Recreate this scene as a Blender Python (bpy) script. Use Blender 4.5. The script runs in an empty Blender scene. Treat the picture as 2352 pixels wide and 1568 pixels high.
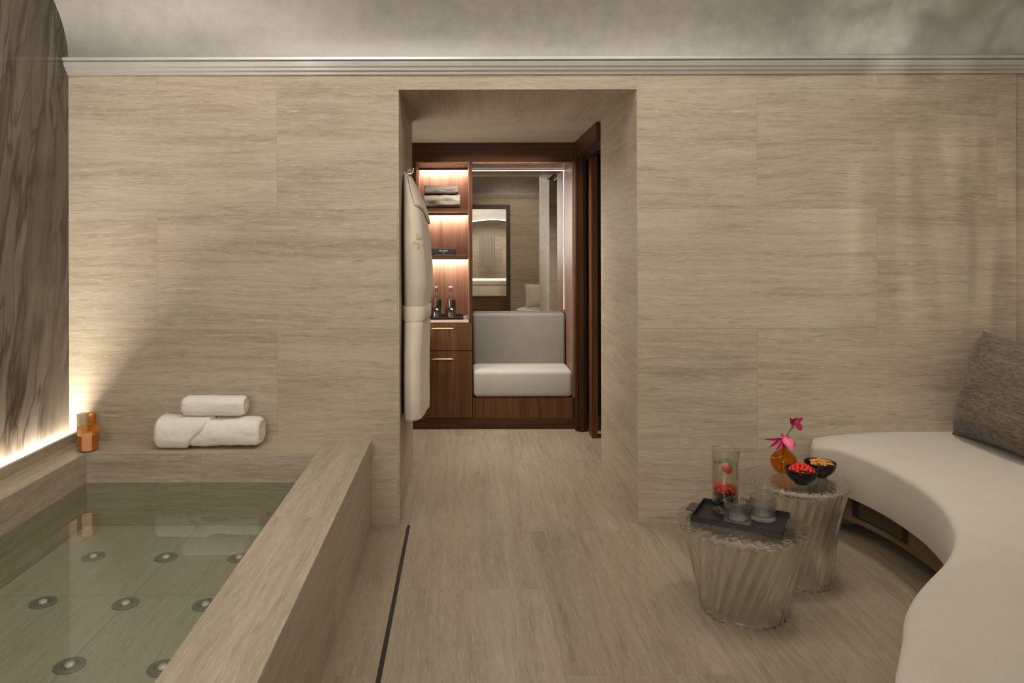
import bpy, bmesh, math, random
from mathutils import Vector, Matrix, noise
random.seed(7)
PI = math.pi
SC = bpy.context.scene
COL = SC.collection
F, CX, CY, H = 1680.0, 1064.0, 563.0, 1.40      # focal length and vanishing point in pixels, eye height
def PY(px, py, Y):                                 # pixel -> point at depth Y
    return Vector(((px-CX)/F*Y, Y, H-(py-CY)/F*Y))
def PZ(px, py, Z):                                 # pixel -> point on the plane z = Z
    return PY(px, py, (H-Z)*F/(py-CY))

# ------------------------------------------------------------------ object helpers
def uvbox(bm, ztop='y'):
    uv = bm.loops.layers.uv.verify()
    bm.normal_update()
    for f in bm.faces:
        n = f.normal
        ax = max(range(3), key=lambda i: abs(n[i]))
        for l in f.loops:
            c = l.vert.co
            if ax == 1: l[uv].uv = (c.x, c.z)
            elif ax == 0: l[uv].uv = (c.y, c.z)
            else: l[uv].uv = (c.y, c.x) if ztop == 'y' else (c.x, c.y)

def obj(name, bm, mat, parent=None, smooth=False, loc=None, ztop='y', uv=True, bevel=0, angle=None):
    bmesh.ops.recalc_face_normals(bm, faces=bm.faces[:])
    if uv: uvbox(bm, ztop)
    me = bpy.data.meshes.new(name)
    bm.to_mesh(me); bm.free()
    for m in (mat if isinstance(mat, (list, tuple)) else [mat]): me.materials.append(m)
    if smooth:
        for p in me.polygons: p.use_smooth = True
    o = bpy.data.objects.new(name, me)
    COL.objects.link(o)
    if loc is not None: o.location = loc
    if parent is not None: o.parent = parent
    if bevel:
        b = o.modifiers.new('bevel', 'BEVEL'); b.width = bevel; b.segments = 3; b.limit_method = 'ANGLE'
    if angle:
        try: me.set_sharp_from_angle(angle=math.radians(angle))
        except Exception: pass
    return o
def thing(name, label, cat, loc=(0, 0, 0), rotz=0, group=None):
    o = bpy.data.objects.new(name, None); COL.objects.link(o)
    o.empty_display_size = .1
    o.location = loc; o.rotation_euler = (0, 0, rotz)
    o['label'] = label; o['category'] = cat
    if group: o['group'] = group
    return o
def tag(o, label, cat, group=None):
    o['label'] = label; o['category'] = cat
    if group: o['group'] = group
    return o
def struct(name, bm, mat, **k):
    o = obj(name, bm, mat, **k)
    if k.get('parent') is None: o['kind'] = 'structure'
    return o
def dup(root, loc, rotz=None, label=None, group=None):
    r = root.copy(); COL.objects.link(r); r.location = loc
    if rotz is not None: r.rotation_euler = (0, 0, rotz)
    if label: r['label'] = label
    if group: r['group'] = group
    for ch in list(root.children):
        c = ch.copy(); COL.objects.link(c); c.parent = r
        for g in list(ch.children):
            d = g.copy(); COL.objects.link(d); d.parent = c
    return r

def B(): return bmesh.new()
def box(bm, x0, x1, y0, y1, z0, z1):
    v = [bm.verts.new((x, y, z)) for x in (x0, x1) for y in (y0, y1) for z in (z0, z1)]
    for q in ((0,1,3,2),(4,6,7,5),(0,4,5,1),(2,3,7,6),(0,2,6,4),(1,5,7,3)):
        bm.faces.new([v[i] for i in q])
    return bm
def bx(*a): return box(B(), *a)
def rings(bm, rs, closed_ring=True, cap0=True, cap1=True):
    vs = [[bm.verts.new(p) for p in r] for r in rs]
    n = len(rs[0])
    for a, b in zip(vs, vs[1:]):
        for i in range(n if closed_ring else n-1):
            j = (i+1) % n
            bm.faces.new((a[i], a[j], b[j], b[i]))
    if cap0: bm.faces.new(vs[0][::-1])
    if cap1: bm.faces.new(vs[-1])
    return vs
def lathe(prof, n=48, rmod=None, c0=False, c1=False, bm=None, centre=(0, 0, 0)):
    bm = bm or B()
    rs = []
    for k, (r, z) in enumerate(prof):
        ring = []
        for i in range(n):
            a = 2*PI*i/n
            rr = r*(rmod(a, z, k) if rmod else 1)
            ring.append((centre[0]+rr*math.cos(a), centre[1]+rr*math.sin(a), centre[2]+z))
        rs.append(ring)
    rings(bm, rs, True, c0, c1)
    return bm
def tube(bm, pts, r, n=10, taper=None):
    pts = [Vector(p) for p in pts]
    rs = []
    for i, p in enumerate(pts):
        t = (pts[min(i+1, len(pts)-1)]-pts[max(i-1, 0)]).normalized()
        u = t.cross(Vector((0, 0, 1)))
        if u.length < 1e-3: u = t.cross(Vector((0, 1, 0)))
        u.normalize(); w = t.cross(u)
        rr = r*(taper(i/(len(pts)-1)) if taper else 1)
        rs.append([p+(u*math.cos(2*PI*k/n)+w*math.sin(2*PI*k/n))*rr for k in range(n)])
    rings(bm, rs)
    return bm
def catmull(pts, per=10, closed=False):
    P = [Vector(p) for p in pts]; out = []
    n = len(P)
    for i in range(n if closed else n-1):
        if closed: a, b, c, d = P[i-1], P[i], P[(i+1) % n], P[(i+2) % n]
        else: a, b, c, d = P[max(i-1, 0)], P[i], P[i+1], P[min(i+2, n-1)]
        for k in range(per):
            t = k/per
            out.append(.5*((2*b)+(c-a)*t+(2*a-5*b+4*c-d)*t*t+(3*b-a-3*c+d)*t**3))
    if not closed: out.append(P[-1])
    return out
def nz(p, s=1.0): return noise.noise(Vector(p)*s)

# ------------------------------------------------------------------ materials
class N:
    def __init__(s, name):
        s.m = bpy.data.materials.new(name); s.m.use_nodes = True
        s.t = s.m.node_tree; s.t.nodes.clear()
        s.out = s.t.nodes.new('ShaderNodeOutputMaterial')
    def n(s, kind, **k):
        x = s.t.nodes.new('ShaderNode'+kind)
        for a, b in k.items(): setattr(x, a, b)
        return x
    def l(s, a, b): s.t.links.new(a, b)
    def val(s, sock, v):
        if hasattr(v, 'links') or isinstance(v, bpy.types.NodeSocket): s.l(v, sock)
        else: sock.default_value = v
    def math(s, op, a, b=0.0, clamp=False):
        x = s.n('Math', operation=op, use_clamp=clamp); s.val(x.inputs[0], a); s.val(x.inputs[1], b); return x.outputs[0]
    def ramp(s, fac, stops):
        x = s.n('ValToRGB'); e = x.color_ramp.elements
        while len(e) < len(stops): e.new(.5)
        for q, (p, c) in zip(e, stops): q.position = p; q.color = (*c, 1)
        s.l(fac, x.inputs[0]); return x.outputs[0]
    def mix(s, fac, a, b, blend='MIX'):
        x = s.n('Mix', data_type='RGBA', blend_type=blend)
        s.val(x.inputs[0], fac)
        for i, v in ((6, a), (7, b)):
            s.val(x.inputs[i], (*v, 1) if isinstance(v, tuple) and len(v) == 3 else v)
        return x.outputs[2]
    def noise(s, vec, scale=1, detail=4, rough=.5, dist=0):
        x = s.n('TexNoise'); s.l(vec, x.inputs['Vector'])
        x.inputs['Scale'].default_value = scale; x.inputs['Detail'].default_value = detail
        x.inputs['Roughness'].default_value = rough; x.inputs['Distortion'].default_value = dist
        return x.outputs['Fac']
    def mapping(s, vec, scale=(1, 1, 1), loc=(0, 0, 0), rot=(0, 0, 0)):
        x = s.n('Mapping'); s.l(vec, x.inputs[0])
        x.inputs['Scale'].default_value = scale; x.inputs['Location'].default_value = loc; x.inputs['Rotation'].default_value = rot
        return x.outputs[0]
    def coord(s, k='UV'): return s.n('TexCoord').outputs[k]
    def bump(s, h, strength=.2, dist=.01):
        x = s.n('Bump'); x.inputs['Strength'].default_value = strength; x.inputs['Distance'].default_value = dist
        s.l(h, x.inputs['Height']); return x.outputs[0]
    def pri(s, col, rough=.5, metal=0, normal=None, **k):
        p = s.n('BsdfPrincipled')
        s.val(p.inputs['Base Color'], (*col, 1) if isinstance(col, tuple) and len(col) == 3 else col)
        s.val(p.inputs['Roughness'], rough); p.inputs['Metallic'].default_value = metal
        if normal is not None: s.l(normal, p.inputs['Normal'])
        for a, b in k.items(): s.val(p.inputs[a], b)
        s.l(p.outputs[0], s.out.inputs[0]); return p

def travertine(name, lo, mid, hi, rough=.5, tile=None, off=(0, 0), spec=.2, seed=0, stag=.5, grout=.0011):
    s = N(name)
    uv = s.mapping(s.coord('UV'), loc=(off[0], off[1], 0))
    if tile:
        b = s.n('TexBrick', offset=stag, offset_frequency=2)
        s.l(uv, b.inputs['Vector'])
        b.inputs['Color1'].default_value = (0, 0, 0, 1); b.inputs['Color2'].default_value = (1, 1, 1, 1); b.inputs['Mortar'].default_value = (.5, .5, .5, 1)
        b.inputs['Scale'].default_value = 1; b.inputs['Mortar Size'].default_value = grout; b.inputs['Mortar Smooth'].default_value = .1
        b.inputs['Bias'].default_value = 0; b.inputs['Brick Width'].default_value = tile[0]; b.inputs['Row Height'].default_value = tile[1]
        rnd, mort = b.outputs['Color'], b.outputs['Fac']
        add = s.n('VectorMath', operation='MULTIPLY_ADD')
        s.l(rnd, add.inputs[0]); add.inputs[1].default_value = (3.0, 5.0, 7.0); s.l(uv, add.inputs[2])
        v = add.outputs[0]
    else:
        rnd = mort = None; v = uv
    warp = s.noise(s.mapping(v, scale=(1.2, 3, 1)), 1, 2)
    wv = s.n('CombineXYZ'); s.l(s.math('MULTIPLY', s.math('SUBTRACT', warp, .5), .09), wv.inputs[1]); wv.inputs[2].default_value = seed
    va = s.n('VectorMath', operation='ADD'); s.l(v, va.inputs[0]); s.l(wv.outputs[0], va.inputs[1]); v = va.outputs[0]
    big = s.noise(s.mapping(v, scale=(.5, 8, 1)), 1, 3, .6)
    med = s.noise(s.mapping(v, scale=(2.6, 44, 1)), 1, 3, .68)
    fine = s.noise(s.mapping(v, scale=(13, 210, 1)), 1, 2, .7)
    cloud = s.noise(s.mapping(v, scale=(1.6, 2.6, 1)), 1, 1)
    f = s.math('ADD', s.math('MULTIPLY', big, .30), s.math('MULTIPLY', med, .34))
    f = s.math('ADD', f, s.math('MULTIPLY', fine, .22))
    f = s.math('ADD', f, s.math('MULTIPLY', cloud, .14))
    if rnd is not None: f = s.math('ADD', f, s.math('MULTIPLY', s.math('SUBTRACT', rnd, .5), .035))
    col = s.ramp(f, [(.34, lo), (.5, mid), (.66, hi)])
    # pale flecks and dark pits along the bedding
    fl = s.noise(s.mapping(v, scale=(15, 170, 1), loc=(3, 1, 4)), 1, 2, .6)
    col = s.mix(s.math('MULTIPLY', s.ramp(fl, [(.58, (0, 0, 0)), (.70, (1, 1, 1))]), .40), col, tuple(min(1, c*1.28) for c in hi))
    pit = s.noise(s.mapping(v, scale=(11, 130, 1), loc=(9, 7, 2)), 1, 2, .6)
    pm = s.ramp(pit, [(.28, (1, 1, 1)), (.40, (0, 0, 0))])
    col = s.mix(s.math('MULTIPLY', pm, .4), col, tuple(c*.62 for c in lo))
    hue = s.noise(s.mapping(v, scale=(.9, 1.8, 1), loc=(1, 8, 5)), 1, 1)
    col = s.mix(s.math('MULTIPLY', s.ramp(hue, [(.42, (0, 0, 0)), (.62, (1, 1, 1))]), .5), col, s.mix(.5, col, (1.0, .90, .93), 'MULTIPLY'))
    if mort is not None: col = s.mix(s.math('MULTIPLY', mort, .34), col, tuple(c*.62 for c in lo))
    p = s.pri(col, rough, 0); p.inputs['Specular IOR Level'].default_value = spec
    return s.m

LO, MID, HI = (.30, .242, .170), (.45, .382, .283), (.56, .492, .382)
def k_(c, f): return tuple(x*f for x in c)
M = {}
M['wall'] = travertine('travertine_wall', LO, MID, HI, tile=(1.2037, .6), off=(13.572, -.38+6.0), seed=1)
M['reveal'] = travertine('travertine_plain', k_(LO, .98), k_(MID, .98), k_(HI, .98), seed=3)
M['floor'] = travertine('travertine_floor', (.195, .156, .108), (.30, .248, .174), (.375, .316, .230), rough=.36, tile=(1.2, .6), off=(13.219, .271+6.0), seed=5)
M['rim'] = travertine('travertine_rim', k_(LO, .98), k_(MID, .96), k_(HI, .98), rough=.36, tile=(1.2, 5), off=(.37, 2.5), seed=8)
M['pool'] = travertine('travertine_pool', k_(LO, 1.0), k_(MID, .98), k_(HI, .98), rough=.4, tile=(1.2037, 1.2), off=(1.239+1.2037*4, 1.2), seed=9)
M['poolfloor'] = travertine('travertine_basin_floor', (.46, .40, .31), (.54, .48, .385), (.60, .545, .45), rough=.4, tile=(1.2, 1.2), off=(-2.763+6.0, 1.2485+6.0), seed=12, stag=0, grout=.0042)
M['dark_stone'] = travertine('dark_brown_stone', (.05, .038, .025), (.085, .066, .045), (.11, .088, .062), tile=(1.2, .3), off=(6, 6), seed=13)

def walnut(name, dark, mid, lite, horiz=False, rough=.38):
    s = N(name)
    uv = s.coord('UV')
    if horiz: uv = s.mapping(uv, rot=(0, 0, PI/2))
    w = s.noise(s.mapping(uv, scale=(2, .8, 1)), 1, 3)
    wv = s.n('CombineXYZ'); s.l(s.math('MULTIPLY', w, .06), wv.inputs[0])
    va = s.n('VectorMath', operation='ADD'); s.l(uv, va.inputs[0]); s.l(wv.outputs[0], va.inputs[1])
    a = s.noise(s.mapping(va.outputs[0], scale=(16, .7, 1)), 1, 4, .6)
    b = s.noise(s.mapping(va.outputs[0], scale=(70, 1.6, 1)), 1, 4, .65)
    c = s.noise(s.mapping(va.outputs[0], scale=(260, 5, 1)), 1, 3, .6)
    f = s.math('ADD', s.math('ADD', s.math('MULTIPLY', a, .45), s.math('MULTIPLY', b, .38)), s.math('MULTIPLY', c, .17))
    col = s.ramp(f, [(.36, dark), (.5, mid), (.64, lite)])
    p = s.pri(col, rough, 0, s.bump(b, .05, .002)); p.inputs['Specular IOR Level'].default_value = .22
    return s.m
M['wood'] = walnut('walnut_vertical', (.055, .021, .0075), (.108, .045, .017), (.175, .08, .034))
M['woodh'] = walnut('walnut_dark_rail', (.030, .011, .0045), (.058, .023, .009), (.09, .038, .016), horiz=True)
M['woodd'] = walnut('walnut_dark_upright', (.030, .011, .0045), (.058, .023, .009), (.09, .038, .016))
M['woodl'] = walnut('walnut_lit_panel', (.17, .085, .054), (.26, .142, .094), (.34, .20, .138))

def simple(name, col, rough=.5, metal=0, var=.06, scale=30, bump=0, bscale=None, **k):
    s = N(name)
    f = s.noise(s.coord('Object'), scale, 3)
    c = s.ramp(f, [(.3, k_(col, 1-var)), (.7, tuple(min(1, x*(1+var)) for x in col))])
    nrm = None
    if bump: nrm = s.bump(s.noise(s.coord('Object'), bscale or scale*4, 3), bump, .004)
    s.pri(c, rough, metal, nrm, **k)
    return s.m
def emit(name, col, strength):
    s = N(name); e = s.n('Emission'); e.inputs[0].default_value = (*col, 1); e.inputs[1].default_value = strength
    s.l(e.outputs[0], s.out.inputs[0]); return s.m
def fabric(name, col, var=.1, scale=240, bump=.35, stretch=(1, 1, 1), rough=.95):
    s = N(name); co = s.mapping(s.coord('Object'), scale=stretch)
    a = s.noise(co, scale, 2, .7); b = s.noise(co, 9, 1)
    f = s.math('ADD', s.math('MULTIPLY', a, .75), s.math('MULTIPLY', b, .25))
    c = s.ramp(f, [(.35, k_(col, 1-var)), (.65, tuple(min(1, x*(1+var)) for x in col))])
    p = s.pri(c, rough, 0, s.bump(a, bump, .003)); p.inputs['Sheen Weight'].default_value = .15
    p.inputs['Specular IOR Level'].default_value = .15
    return s.m
def clear(name, tint=(.98, .985, .98), ior=1.45, fac=.55, rough=0.0, gtint=(1, 1, 1)):
    s = N(name)
    t = s.n('BsdfTransparent'); t.inputs[0].default_value = (*tint, 1)
    g = s.n('BsdfGlass'); g.inputs['Color'].default_value = (*gtint, 1); g.inputs['Roughness'].default_value = rough; g.inputs['IOR'].default_value = ior
    mx = s.n('MixShader'); mx.inputs[0].default_value = fac
    s.l(t.outputs[0], mx.inputs[1]); s.l(g.outputs[0], mx.inputs[2]); s.l(mx.outputs[0], s.out.inputs[0])
    return s.m
def cast(name, refr=.25, edge=.75, tint=(1, 1, 1), gtint=(1, 1, 1), power=3.0):
    s = N(name)
    t = s.n('BsdfTransparent'); t.inputs[0].default_value = (*tint, 1)
    g = s.n('BsdfGlass'); g.inputs['Color'].default_value = (*gtint, 1); g.inputs['Roughness'].default_value = 0; g.inputs['IOR'].default_value = 1.45
    m1 = s.n('MixShader'); m1.inputs[0].default_value = refr
    s.l(t.outputs[0], m1.inputs[1]); s.l(g.outputs[0], m1.inputs[2])
    gl = s.n('BsdfGlossy'); gl.inputs['Roughness'].default_value = .04
    lw = s.n('LayerWeight'); lw.inputs[0].default_value = .5
    f = s.math('ADD', s.math('MULTIPLY', s.math('POWER', lw.outputs['Facing'], power), edge), .035)
    m2 = s.n('MixShader'); s.l(f, m2.inputs[0]); s.l(m1.outputs[0], m2.inputs[1]); s.l(gl.outputs[0], m2.inputs[2])
    s.l(m2.outputs[0], s.out.inputs[0]); return s.m
def water(name, tint, ior=1.45, bump=0.0, bscale=4):
    s = N(name)
    t = s.n('BsdfTransparent'); t.inputs[0].default_value = (*tint, 1)
    g = s.n('BsdfGlossy'); g.inputs['Roughness'].default_value = 0.0
    lw = s.n('LayerWeight'); lw.inputs[0].default_value = .5
    if bump:
        nrm = s.bump(s.noise(s.coord('Object'), bscale, 2), bump, .01)
        s.l(nrm, g.inputs['Normal']); s.l(nrm, lw.inputs['Normal'])
    f0 = ((ior-1)/(ior+1))**2
    fr = s.math('ADD', s.math('MULTIPLY', s.math('POWER', lw.outputs['Facing'], 5.0), 1-f0), f0)
    mx = s.n('MixShader'); s.l(fr, mx.inputs[0]); s.l(t.outputs[0], mx.inputs[1]); s.l(g.outputs[0], mx.inputs[2])
    s.l(mx.outputs[0], s.out.inputs[0]); return s.m

def marble():
    s = N('veined_marble')
    uv = s.mapping(s.coord('UV'), loc=(.35, .12, 0))
    # slanting, long veins: stretch along the slab's height and shear
    sh = s.n('VectorMath', operation='DOT_PRODUCT'); s.l(uv, sh.inputs[0]); sh.inputs[1].default_value = (1, -.16, 0)
    sx = s.n('SeparateXYZ'); s.l(uv, sx.inputs[0])
    cb = s.n('CombineXYZ'); s.l(sh.outputs['Value'], cb.inputs[0]); s.l(sx.outputs[1], cb.inputs[1])
    v = cb.outputs[0]
    wn = s.n('TexNoise'); s.l(s.mapping(v, scale=(2.5, 2.2, 1)), wn.inputs['Vector']); wn.inputs['Scale'].default_value = 1; wn.inputs['Detail'].default_value = 5
    wa = s.n('VectorMath', operation='MULTIPLY_ADD'); s.l(wn.outputs['Color'], wa.inputs[0]); wa.inputs[1].default_value = (.13, .30, 0); s.l(v, wa.inputs[2])
    v = wa.outputs[0]
    def ridge(scale, loc, w):
        a = s.noise(s.mapping(v, scale=scale, loc=loc), 1, 3, .55)
        r = s.math('ABSOLUTE', s.math('SUBTRACT', a, .5))
        return s.ramp(r, [(0, (1, 1, 1)), (w, (0, 0, 0))])
    r1 = ridge((4.2, .55, 1), (0, 0, 0), .055)
    r2 = ridge((7, 1.3, 1), (4, 2, 1), .032)
    smoke = s.noise(s.mapping(v, scale=(4.5, .8, 1), loc=(2, 0, 7)), 1, 5, .6)
    base = s.ramp(smoke, [(.40, (.125, .10, .076)), (.62, (.20, .168, .132))])
    mask = s.ramp(s.noise(s.mapping(v, scale=(2.2, .9, 1), loc=(5, 1, 3)), 1, 2), [(.34, (0, 0, 0)), (.50, (1, 1, 1))])
    col = s.mix(s.math('MULTIPLY', s.math('MULTIPLY', r1, mask), .95), base, (.050, .035, .021))
    col = s.mix(s.math('MULTIPLY', s.math('MULTIPLY', r2, mask), .75), col, (.040, .028, .017))
    p = s.pri(col, .12); p.inputs['Specular IOR Level'].default_value = .4
    return s.m
M['marble'] = marble()

def plaster():
    s = N('pearl_plaster')
    co = s.coord('Object')
    a = s.noise(s.mapping(co, scale=(1.2, 2.2, 2.2)), 1, 5, .6)
    b = s.noise(co, 14, 5, .65)
    f = s.math('ADD', s.math('MULTIPLY', a, .6), s.math('MULTIPLY', b, .4))
    col = s.ramp(f, [(.38, (.385, .365, .338)), (.62, (.50, .478, .447))])
    r = s.ramp(b, [(.35, (.42, .42, .42)), (.7, (.56, .56, .56))])
    p = s.pri(col, r, .25, s.bump(s.math('ADD', a, s.math('MULTIPLY', b, .25)), .25, .02))
    return s.m
M['plaster'] = plaster()
M['cornice'] = simple('silver_cornice', (.60, .585, .555), .33, .45, .04, 12)
M['white_fab'] = fabric('oat_bench_fabric', (.47, .435, .395), .09, 260, .5, (1, 1, 1))
M['white_fab_shaded'] = fabric('oat_fabric_shaded', (.275, .252, .228), .09, 260, .5)  # bench fabric darkened: niche shade on the back cushion put into the colour
M['sofa'] = fabric('cream_boucle', (.545, .495, .415), .05, 180, .3)
M['cushion'] = fabric('taupe_chenille', (.135, .108, .080), .5, 62, 1.0, (.4, 1, 2.2))
M['cushion2'] = fabric('cream_cushion', (.6, .54, .44), .06, 200, .3)
M['terry'] = fabric('white_terry', (.92, .875, .79), .05, 420, .55)
M['terry2'] = fabric('ivory_terry', (.72, .645, .525), .05, 420, .5)
M['terryg'] = fabric('grey_terry', (.27, .235, .19), .1, 420, .5)
M['embroid'] = simple('beige_embroidery', (.56, .475, .345), .8, 0, .1)
M['black'] = simple('matt_black_metal', (.017, .0135, .011), .42, .2, .1)
M['tabs'] = simple('bronze_tab', (.075, .06, .046), .5, .2, .1)
M['blackgloss'] = simple('black_ceramic', (.010, .008, .007), .12, 0, .1)
M['brass'] = simple('satin_brass', (.78, .52, .28), .3, .8, .05)
M['chrome'] = simple('chrome', (.75, .73, .70), .15, 1.0, .03)
M['nickel'] = simple('brushed_nickel', (.30, .28, .24), .5, .3, .05)
M['nozzle'] = simple('pale_nozzle', (.85, .80, .72), .3, .2, .03)
M['slot'] = simple('black_slot', (.006, .004, .003), .6, 0, .1)
M['pinkstone'] = simple('blush_stone_top', (.55, .42, .36), .2, 0, .05)
M['glass'] = cast('cast_clear_glass', .30, .85, (1, 1, .995), power=2.2)
M['castglass'] = cast('solid_cast_glass', .60, .6, (1, 1, .99), (1, .995, .97), power=3.0)
M['tglass'] = cast('ribbed_tumbler_glass', .55, .7)
M['thin'] = cast('thin_clear_glass', .22, .7, power=3.0)
M['amber'] = cast('amber_glass', .2, .45, (.985, .83, .54), (.98, .80, .48))
M['amberliq'] = simple('amber_wax', (.66, .34, .095), .25, 0, .08, 40)
M['ambervase'] = clear('orange_amber_glass', tint=(.96, .74, .44), fac=.5, gtint=(.95, .68, .34))
M['water'] = water('pool_water', (.745, .80, .745), 1.6, .012, 3.0)
M['carafewater'] = cast('pink_water', .0, .12, (.955, .915, .83))
M['bottlewater'] = cast('bottle_water', .08, .2, (.96, .97, .97))
M['mirror'] = simple('mirror_silver', (.80, .79, .77), .0, 1.0, 0)
M['red'] = simple('red_berry', (.62, .018, .010), .25, 0, .25, 60)
M['dark'] = simple('dark_berry', (.02, .010, .012), .3, 0, .3, 60)
M['straw'] = simple('strawberry', (.60, .06, .04), .3, 0, .3, 90)
M['mint'] = simple('mint_leaf', (.05, .13, .05), .45, 0, .25, 60)
M['mango'] = simple('dried_mango', (.60, .25, .045), .45, 0, .2, 50)
M['petal'] = simple('magenta_petal', (.52, .012, .105), .5, 0, .25, 40)
M['petal2'] = simple('pink_petal', (.74, .13, .26), .5, 0, .2, 40)
M['stem'] = simple('brown_stem', (.12, .075, .04), .6, 0, .2)
M['label'] = simple('dark_bottle_label', (.03, .035, .04), .4, 0, .2)
M['print'] = simple('pale_print', (.62, .58, .50), .6, 0, .05)
M['led'] = emit('warm_led', (1.0, .85, .74), 165)
M['ledtrough'] = emit('trough_led', (1.0, .925, .82), 165)
M['ledmirror'] = emit('mirror_led', (1.0, .78, .66), 3.4)
M['ledside'] = emit('mirror_side_led', (1.0, .74, .60), 1.5)
M['ledarch'] = emit('arch_led', (1.0, .93, .82), 5)
M['oak'] = walnut('brown_oak_plinth', (.095, .058, .027), (.145, .093, .047), (.195, .130, .07), horiz=True, rough=.5)
def grille_mat():
    s = N('perforated_bronze')
    v = s.n('TexVoronoi'); v.inputs['Scale'].default_value = 110; v.inputs['Randomness'].default_value = 0.0
    s.l(s.mapping(s.coord('UV'), rot=(0, 0, .78)), v.inputs['Vector'])
    c = s.ramp(v.outputs['Distance'], [(.30, (.02, .013, .008)), (.42, (.11, .08, .05))])
    s.pri(c, .45, .4); return s.m
M['grille'] = grille_mat()

# ------------------------------------------------------------------ the setting
YB, XL, XR, YR = 3.668, -1.978, 3.05, -1.35       # back wall, marble wall, right wall, rear wall
DX0, DX1, DZ, YD = -.322, .871, 2.18, 4.63          # deep doorway
LX0, LX1, YC = -.62, 1.55, 5.57                     # lobby and cabinet front
ZS = 2.33
b = B()
box(b, XL-.1, DX0, YB, YD, 0, ZS+.3); box(b, DX1, 2.774, YB, YD, 0, ZS+.3); box(b, 2.774, XR+.1, YB+.016, YD, 0, ZS+.3); box(b, DX0, DX1, YB, YD, DZ, ZS+.3)
struct('wall_back', b, M['wall'])
struct('wall_left', bx(XL-.1, XL, YR-.1, YB, 0, 3.3), M['marble'])
struct('wall_right', bx(XR, XR+.1, YR-.1, YB, 0, 3.3), M['wall'])
b = B(); box(b, XL, -.22, YR-.1, YR, 0, ZS+.9); box(b, .86, XR, YR-.1, YR, 0, ZS+.9); box(b, -.22, .86, YR-.1, YR, 2.14, ZS+.9)
struct('wall_rear', b, M['wall'])
b = B(); box(b, XL-.1, XR+.1, -4.4, YD, -.05, 0); box(b, LX0-.1, 2.6, YD, 6.2, -.05, 0)
struct('floor', b, M['floor'])
# barrel vault running left to right
b = B(); A_, B_, yc = (YB-YR)/2, .815, (YB+YR)/2
prev = None
for i in range(65):
    t = PI*i/64
    y, z = yc+A_*math.cos(t), ZS+B_*math.sin(t)
    cur = [b.verts.new((XL-.05+(XR-XL+.1)*k/8, y, z)) for k in range(9)]
    if prev:
        for k in range(8): b.faces.new((prev[k], prev[k+1], cur[k+1], cur[k]))
    prev = cur
struct('ceiling', b, M['plaster'], smooth=True)
def cornice(name, sgn, y0):
    prof = [(0, -.070), (.012, -.070), (.016, -.058), (.030, -.052), (.034, -.040), (.044, -.036), (.050, -.020), (.052, -.014), (.044, -.010), (.060, -.006), (.062, .006), (.056, .010), (0, .010)]
    bm = B()
    rs = [[(x, y0-sgn*d, ZS-.006+z) for d, z in prof] for x in (XL+.001, XR-.001)]
    rings(bm, rs)
    return struct(name, bm, M['cornice'])
cornice('trim_1', 1, YB); cornice('trim_2', -1, YR)
# lobby shell
struct('ceiling_lobby', bx(LX0-.1, 2.6, YD, 6.2, DZ, DZ+.1), M['reveal'], ztop='x')
struct('wall_lobby_left', bx(LX0-.1, LX0, YD, 6.2, 0, DZ), M['wall'])
struct('wall_lobby_right', bx(1.55, 1.65, YD, 6.2, 0, DZ), M['dark_stone'])
struct('wall_lobby_back', bx(LX0, 1.55, 6.08, 6.18, 0, DZ), M['dark_stone'])
# sliding door at the lobby's right: header, jamb, leaf
dr = bpy.data.objects.new('door_1', None); COL.objects.link(dr); dr['kind'] = 'structure'
obj('door_header', bx(.845, .99, YD+.005, YC, 2.06, DZ), M['woodd'], dr, ztop='x')
b = B()
for x0, x1, y0 in ((.842, .862, 5.50), (.866, .900, 5.475), (.904, .926, 5.50)): box(b, x0, x1, y0, 5.60, 0, 2.06)
obj('door_jamb', b, M['woodd'], dr)
b = B(); box(b, .930, .973, 5.30, 5.42, 0, 2.052); obj('door_leaf', b, M['wood'], dr)
b = B(); box(b, .905, .93, 4.7, 5.47, 2.035, 2.058); obj('door_track', b, M['black'], dr)
# slot drain in the floor
tag(obj('slot_drain', bx(-.284, -.268, -.6, YB-.012, .0004, .0022), M['slot']), 'thin black linear slot drain in the stone floor beside the plunge pool', 'drain')

# ------------------------------------------------------------------ plunge pool
pool = thing('plunge_pool', 'sunken plunge pool with travertine rim and still clear water by marble wall', 'pool', (XL+.001, .75, 0))
PX = XL+.001
def P_(bm): bmesh.ops.translate(bm, verts=bm.verts[:], vec=(-PX, -.75, 0)); return bm
RZ, RO, RI, LI, BI = .424, -.463, -.694, -1.782, 3.450
def padd(name, bm, mat, **k):
    # keep world-space uv for stone: project before moving
    bmesh.ops.recalc_face_normals(bm, faces=bm.faces[:]); uvbox(bm, k.pop('ztop', 'y')); P_(bm)
    return obj(name, bm, mat, k.pop('parent', pool), uv=False, **k)
padd('side_rim', bx(RI, RO, .75, YB-.001, 0, RZ), M['rim'], bevel=.002)
padd('back_ledge', bx(LI+.0, RI-.0005, BI, YB-.001, 0, RZ), M['pool'], ztop='x', bevel=.002)
padd('wall_ledge', bx(PX, LI-.0005, .75, YB-.001, 0, RZ), M['rim'], bevel=.002)
padd('near_rim', bx(LI, RI-.0005, .75, .95, 0, RZ), M['pool'], ztop='x')
padd('lighting_lip', bx(-1.944, -1.928, .75, YB-.001, RZ+.0005, .472), M['rim'])
padd('light_strip', bx(-1.974, -1.950, .8, YB-.03, RZ+.001, RZ+.012), M['ledtrough'])
padd('basin_floor', bx(LI+.0005, RI-.001, .9505, BI-.0005, .05, .081), M['poolfloor'])
b = B()
for i in range(1):
    vs = [b.verts.new(p) for p in ((LI+.0005, .951, .285), (RI-.0008, .951, .285), (RI-.0008, BI-.001, .285), (LI+.0005, BI-.001, .285))]
    b.faces.new(vs)
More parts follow.
